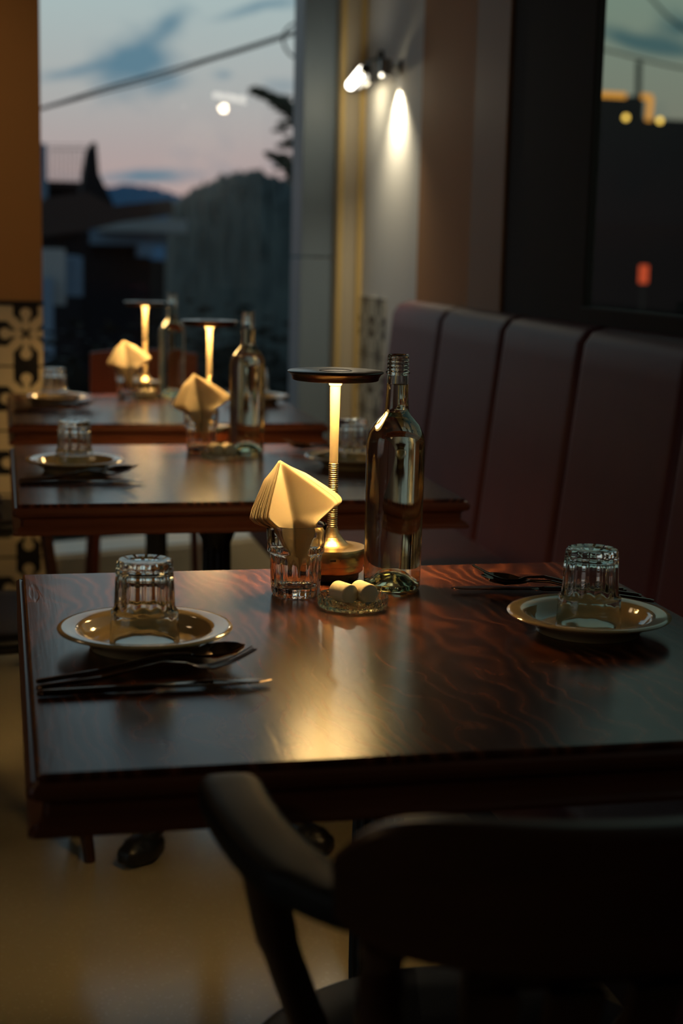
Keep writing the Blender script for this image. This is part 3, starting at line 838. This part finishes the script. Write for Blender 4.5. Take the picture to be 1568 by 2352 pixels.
for s in (-1, 1):
    bm = B(); tube(bm, [(s*.16, .128, .72), (s*.165, .13, .44)], .014, 10); obj('back_post', bm, 'redwood', rc)
    for f_ in (-1, 1):
        bm = B(); tube(bm, [(s*.165, f_*.13, .425), (s*.185, f_*.15, 0)], .014, 10); obj('leg', bm, 'redwood', rc)

# ================================================================== wall lamps
wl = thing('wall_lamp', (1.28, 5.22, 1.79), label='bright white tube lamp on the wall nearest the far window', cat='lamp')
bm = B(); lathe(bm, [(0, 0), (.028, 0), (.028, .012), (.0, .012)], 32); o = obj('wall_plate', bm, 'black', wl); o.rotation_euler = (0, -PI/2, 0); o.location = (.019, 0, .06)
bm = B(); tube(bm, [(.008, 0, .06), (-.03, 0, .05), (-.058, 0, .018)], .006, 8); obj('arm', bm, 'grey', wl)
bm = B(); tube(bm, [(-.066, -.075, .008), (-.066, .105, -.022)], .0165, 16); obj('tube', bm, 'tube', wl, sm=60)
bm = B(); box(bm, (-.0475, -.10, -.040), (-.044, .125, .040), .001); obj('tube_shield', bm, 'black', wl)  # black plate added to keep the tube's light off the wall
for a, b in (((-.06, -.10, .012), (-.06, -.074, .008)), ((-.06, .104, -.022), (-.06, .125, -.0255))):
    bm = B(); tube(bm, [a, b], .0175, 16); obj('end_cap', bm, 'black', wl, sm=40)
w2_ = thing('wall_spotlight', (1.25, 4.97, 1.762), label='small spotlight washing the pale wall beside the ochre wall', cat='lamp')
bm = B(); lathe(bm, [(0, 0), (.025, 0), (.025, .012), (.0, .012)], 32); o = obj('wall_plate', bm, 'grey', w2_); o.rotation_euler = (0, -PI/2, 0); o.location = (.0495, 0, .03)
bm = B(); tube(bm, [(.04, 0, .03), (.0, 0, .03)], .006, 8); obj('arm', bm, 'grey', w2_)
bm = B(); lathe(bm, [(0, .055), (.020, .055), (.022, .05), (.022, 0), (.020, 0), (.019, .006), (0, .006)], 32); hd = obj('lamp_head', bm, 'grey', w2_)
bm = B(); lathe(bm, [(0, .004), (.018, .004), (.018, .0055), (0, .0055)], 32); obj('lens', bm, 'lens', hd)
bm = B(); bmesh.ops.create_uvsphere(bm, u_segments=16, v_segments=10, radius=.007, matrix=Matrix.Translation((-.016, -.012, .002))); obj('bulb_tip', bm, 'lens', hd)
sl = bpy.data.lights.new('spot_beam', 'SPOT'); sl.energy = 24; sl.color = (1, .86, .60); sl.spot_size = math.radians(115); sl.spot_blend = 1.0; sl.shadow_soft_size = .012
so = bpy.data.objects.new('spot_beam', sl); COL.objects.link(so); so.location = (1.256, 4.97, 1.742); so.rotation_euler = (0, math.radians(-3), 0)
# unseen point light added beside the tube lamp to brighten the jamb
tl = bpy.data.lights.new('tube_fill', 'POINT'); tl.energy = 1.3; tl.color = (1, .86, .58); tl.shadow_soft_size = .02
to = bpy.data.objects.new('tube_fill', tl); COL.objects.link(to); to.location = (1.185, 5.22, 1.74)

# ================================================================== outside
sbox('outside_ground', (-80, 5.95, -5.2), (120, 400, -5), 'soil')
def blobmesh(bm, c, r, seed, amp=.3, sub=3, sq=(1, 1, 1)):
    res = bmesh.ops.create_icosphere(bm, subdivisions=sub, radius=1)
    rnd = random.Random(seed); ph = [rnd.random()*6.28 for _ in range(9)]
    for v in res['verts']:
        p = v.co.copy()
        k = 1+amp*(math.sin(4.1*p.x+ph[0])*math.sin(3.7*p.y+ph[1])+.6*math.sin(8.3*p.z+ph[2])*math.sin(7.1*p.x+ph[3])+.35*math.sin(15*p.y+ph[4])*math.sin(14*p.z+ph[5]))
        v.co = Vector((c[0]+p.x*r*k*sq[0], c[1]+p.y*r*k*sq[1], c[2]+p.z*r*k*sq[2]))
def ridge(name, Y, pts, zb, depth, mat, jit, label, cat, seed=1, step=6, kind=None):
    """a hill ridge: profile from a list of (px, py) at distance Y, swept back and forward"""
    rnd = random.Random(seed)
    prof = []
    for (x0, y0), (x1, y1) in zip(pts, pts[1:]):
        k = max(1, int(abs(x1-x0)/step))
        for i in range(k):
            t = i/k; prof.append((x0+(x1-x0)*t, y0+(y1-y0)*t+rnd.uniform(-jit, jit)))
    prof.append(pts[-1])
    bm = B(); rows = []
    tops = [at(x, y, Y) for x, y in prof]
    for f, hz in [(-1+.06*i, math.sin(PI/2*.06*i)) for i in range(0, 17)]+[(0, 1), (.2, .9), (.6, .5), (1, 0)]:
        rows.append([bm.verts.new((p.x*(1+f*depth/Y), p.y+f*depth+(rnd.uniform(-1, 1)*depth*.012 if 0 < hz < 1 else 0), zb+(p.z-zb)*hz+(rnd.uniform(-jit, jit)*Y/FPX*2 if 0 < hz < 1 else 0))) for p in tops])
    for A, C in zip(rows, rows[1:]):
        for k in range(len(A)-1): bm.faces.new((A[k], A[k+1], C[k+1], C[k]))
    o = obj(name, bm, mat, sm=60)
    return tag(o, label, cat, kind=kind)
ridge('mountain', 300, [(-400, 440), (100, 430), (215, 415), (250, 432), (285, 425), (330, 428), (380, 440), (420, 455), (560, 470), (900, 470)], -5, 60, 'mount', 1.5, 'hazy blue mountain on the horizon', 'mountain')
ridge('hillside', 60, [(380, 520), (395, 470), (430, 445), (480, 422), (510, 402), (545, 398), (600, 396), (625, 406), (660, 420), (700, 405), (760, 395), (900, 400), (1100, 420)], -5, 12, 'hillm', 5, 'dark wooded hillside rising behind the far window', 'hill')
# buildings at the left
def bpart(name, px0, py0, px1, py1, Y, dep, mat, parent):
    a = at(px0, py1, Y); b = at(px1, py0, Y)
    bm = B(); box(bm, (a.x, Y, a.z), (b.x, Y+dep, b.z)); return obj(name, bm, mat, parent)
bA = thing('building', (0, 0, 0), label='dark house with flat roof and railing behind the left edge of the far window', cat='building')
bpart('wall', 60, 418, 205, 900, 24, 5, 'bdark', bA)
bpart('roof', 60, 418, 212, 428, 23.8, 5.4, 'bbrown', bA)
bpart('side_wing', 40, 330, 108, 900, 23.0, .7, 'bblue', bA)
for k in range(9):
    x = 116+k*10; bm = B(); tube(bm, [at(x, 345, 24.2), at(x, 420, 24.2)], .008, 6); obj('railing_post', bm, 'cable', bA)
bm = B(); tube(bm, [at(112, 342, 24.2), at(202, 342, 24.2)], .010, 6); tube(bm, [at(112, 333, 24.2), at(202, 333, 24.2)], .006, 6); obj('top_rail', bm, 'cable', bA)
bB = thing('building', (0, 0, 0), label='dark gabled house with a pointed chimney in the far window', cat='building')
bm = B()
pl = [(180, 470), (192, 420), (203, 345), (213, 325), (222, 330), (228, 400), (240, 425), (262, 470)]
a = [at(x, y, 19) for x, y in pl]
f0 = [bm.verts.new(p) for p in a]; f1 = [bm.verts.new(p+Vector((0, .9, 0))) for p in a]
bm.faces.new(f0); bm.faces.new(f1)
for k in range(len(a)): bm.faces.new((f0[k], f0[(k+1) % len(a)], f1[(k+1) % len(a)], f1[k]))
obj('chimney', bm, 'bdark', bB, sm=0)
bm = B()
pl = [(90, 480), (100, 455), (200, 440), (260, 472), (395, 458), (400, 492), (300, 505), (200, 530), (90, 545)]
a = [at(x, y, 18.6) for x, y in pl]
f0 = [bm.verts.new(p) for p in a]; f1 = [bm.verts.new(p+Vector((0, 2.5, 0))) for p in a]
bm.faces.new(f0); bm.faces.new(f1)
for k in range(len(a)): bm.faces.new((f0[k], f0[(k+1) % len(a)], f1[(k+1) % len(a)], f1[k]))
obj('roof', bm, 'bbrown', bB, sm=0)
bpart('wall', 90, 525, 185, 900, 18.8, 1.5, 'bdark', bB)
bC = thing('building', (0, 0, 0), label='pale blue grey house wall below the dark roof at left', cat='building')
bpart('wall', 98, 572, 150, 700, 15.0, 2, 'bgrey', bC); bpart('wall', 150, 590, 190, 680, 15.3, 2, 'bblue', bC); bpart('wall', 98, 640, 122, 900, 14.8, 2, 'bblue', bC)
bD = thing('building', (0, 0, 0), label='pale roofed building in the valley left of the hillside', cat='building')
bpart('roof', 230, 505, 430, 530, 34, 3, 'bgrey', bD); bpart('wall', 185, 522, 385, 560, 34.5, 3, 'bblue', bD); bpart('lower_wall', 185, 598, 380, 1100, 34.8, 3, 'bdark', bD); bpart('wall', 190, 556, 345, 600, 35, 3, 'bdark', bD); bpart('extension', 320, 560, 350, 590, 33.8, 1, 'bblue', bD)
# foliage
def leafy(name, cs, seed, mat, label, cat, leaf=.05, count=900, kind=None, group=None, trunk=None):
    rnd = random.Random(seed); bm = B()
    for (c, r, sq) in cs:
        blobmesh(bm, c, r*.72, rnd.randint(0, 999), .25, 2, sq)
        for _ in range(count):
            th = rnd.uniform(0, 2*PI); z = rnd.uniform(-1, 1); q = math.sqrt(1-z*z); rr = r*rnd.uniform(.6, 1.12)
            p = Vector((c[0]+rr*q*math.cos(th)*sq[0], c[1]+rr*q*math.sin(th)*sq[1], c[2]+rr*z*sq[2]))
            R3 = Matrix.Rotation(rnd.uniform(0, 6.28), 3, 'Z') @ Matrix.Rotation(rnd.uniform(0, 3.14), 3, 'X')
            l = leaf*rnd.uniform(.6, 1.4)
            vv = [bm.verts.new(p+R3 @ Vector(v)) for v in ((-l, 0, 0), (0, -l*.4, 0), (l, 0, 0), (0, l*.4, 0))]
            bm.faces.new(vv)
    if trunk: t = thing(name, trunk[0], 0, label, cat, group, kind)
    o = obj(name if not trunk else 'foliage', bm, mat, None, sm=60, recalc=False)
    if trunk:
        o.parent = t; o.matrix_parent_inverse = Matrix.Translation(-Vector(trunk[0]))
        bm = B(); tube(bm, [Vector(q)-Vector(trunk[0]) for q in trunk], [.16-.09*i/(len(trunk)-1) for i in range(len(trunk))], 8); obj('trunk', bm, 'bark', t)
        return t
    return tag(o, label, cat, group, kind)
Yt = 16
cl = []
for x, y, r, sq in [(590, 208, 14, (1.4, 1, .6)), (612, 218, 18, (1.4, 1, .6)), (640, 232, 22, (1.4, 1, .7)), (665, 250, 24, (1.3, 1, .8)), (690, 272, 24, (1.2, 1, .8)), (705, 300, 24, (1, 1, 1)),
                    (660, 285, 12, (2, 1, .5)), (645, 300, 8, (2, 1, .5)), (680, 325, 18, (1.6, 1, .7)), (655, 335, 10, (2, 1, .5)), (700, 350, 26, (1.2, 1, .8)), (640, 360, 14, (2, 1, .6)), (665, 378, 22, (1.8, 1, .8)), (710, 390, 30, (1.4, 1, 1)), (620, 352, 6, (2, 1, .5)), (735, 340, 40, (1.2, 1, 2.0)), (690, 400, 30, (1.4, 1, 1))]:
    cl.append((at(x, y, Yt), r*Yt/FPX, sq))
leafy('pine_tree', cl, 5, 'leaf', 'leaning dark pine tree beside the grey window post', 'tree', .035, 130, trunk=[tuple(at(745, 900, Yt)), tuple(at(742, 500, Yt)), tuple(at(730, 380, Yt)), tuple(at(700, 290, Yt)), tuple(at(650, 235, Yt))])
cs = []
for i in range(16):
    x = -.1+i*.25; cs.append(((x+random.uniform(-.08, .08), 9.0+random.uniform(-.3, .3), -.1+random.uniform(-.06, .08)), .85, (.8, .6, 1.0)))
leafy('hedge', cs, 9, 'hedge', 'black leafy hedge just outside the far window', 'hedge', .05, 500, kind='stuff')
# cables
def cable(name, pts, rad, label, Y=10, n=10):
    bm = B(); tube(bm, catmull([at(x, y, Y) for x, y in pts], n), rad, 8); return tag(obj(name, bm, 'cable', sm=60), label, 'cable')
cable('overhead_cable', [(-60, 285), (90, 250), (240, 203), (400, 158), (560, 110), (718, 58), (900, -8)], .0095, 'thick black overhead cable crossing the sky, carrying the coil')
cable('overhead_cable', [(-60, 290), (90, 252), (240, 212), (330, 190), (400, 169), (470, 143), (560, 116), (718, 66), (900, 4)], .0065, 'thinner black cable sagging just under the thick one', Y=10.15)
bm = B(); c = at(688, 93, 10.02); rr = 38*10/FPX
tube(bm, [c+Vector((rr*math.cos(a), .01*math.sin(3*a), rr*math.sin(a))) for a in [2*PI*k/40 for k in range(41)]], .0085, 8, up_=Vector((0, 1, 0)))
tag(obj('cable_coil', bm, 'cable', sm=60), 'round loop of cable hanging by the grey window post', 'cable')
# right window view
bE = thing('building', (0, 0, 0), label='black building with glowing orange roof outline outside the right window', cat='building')
Yb = 26
bpart('upper_block', 1300, 222, 1480, 300, Yb, 4, 'bteal', bE)
bpart('wall', 1250, 285, 1760, 522, Yb-.2, 6, 'bteal', bE)
bpart('lower_wall', 1250, 522, 1760, 1000, Yb-.3, 6, 'bdark', bE)
def strip3(p, q, r=.055):
    bm = B(); tube(bm, [at(*p, Yb-.3), at(*q, Yb-.3)], r, 8); return obj('rope_light', bm, 'ledo', bE)
strip3((1330, 214), (1436, 220)); strip3((1474, 221), (1496, 224)); strip3((1494, 226), (1489, 278))
for x, y in ((1437, 270), (1515, 277)):
    bm = B(); bmesh.ops.create_uvsphere(bm, u_segments=12, v_segments=8, radius=.05, matrix=Matrix.Translation(at(x, y, Yb-.5))); obj('bulb', bm, 'bulb', bE)
bm = B(); tube(bm, [at(1467, 140, Yb+.5), at(1465, 225, Yb+.5)], .055, 8); obj('mast', bm, 'mast', bE)
bm = B(); tube(bm, catmull([at(x, y, Yb+1) for x, y in ((1330, 105), (1400, 117), (1470, 135), (1560, 155), (1700, 175))], 6), .022, 6); tag(obj('power_line', bm, 'cable', sm=60), 'lower thin wire sagging above the orange outlined roof', 'cable')
bm = B(); tube(bm, [at(1480, -20, Yb+1), at(1530, 35, Yb+1), at(1600, 90, Yb+1)], .022, 6); tag(obj('power_line', bm, 'cable', sm=60), 'upper thin wire slanting across the sky in the right window', 'cable')
bm = B(); p0 = at(1480, 630, 14)
box(bm, (p0.x-.045, 14, p0.z-.09), (p0.x+.045, 14.05, p0.z+.09), .015); rs = thing('red_light', (0, 0, 0), label='small red lit panel low in the right window', cat='light'); obj('panel', bm, 'redl', rs)
bm = B(); tube(bm, [(p0.x, 14.03, p0.z-.09), (p0.x, 14.03, -5)], .02, 8); obj('post', bm, 'cable', rs)
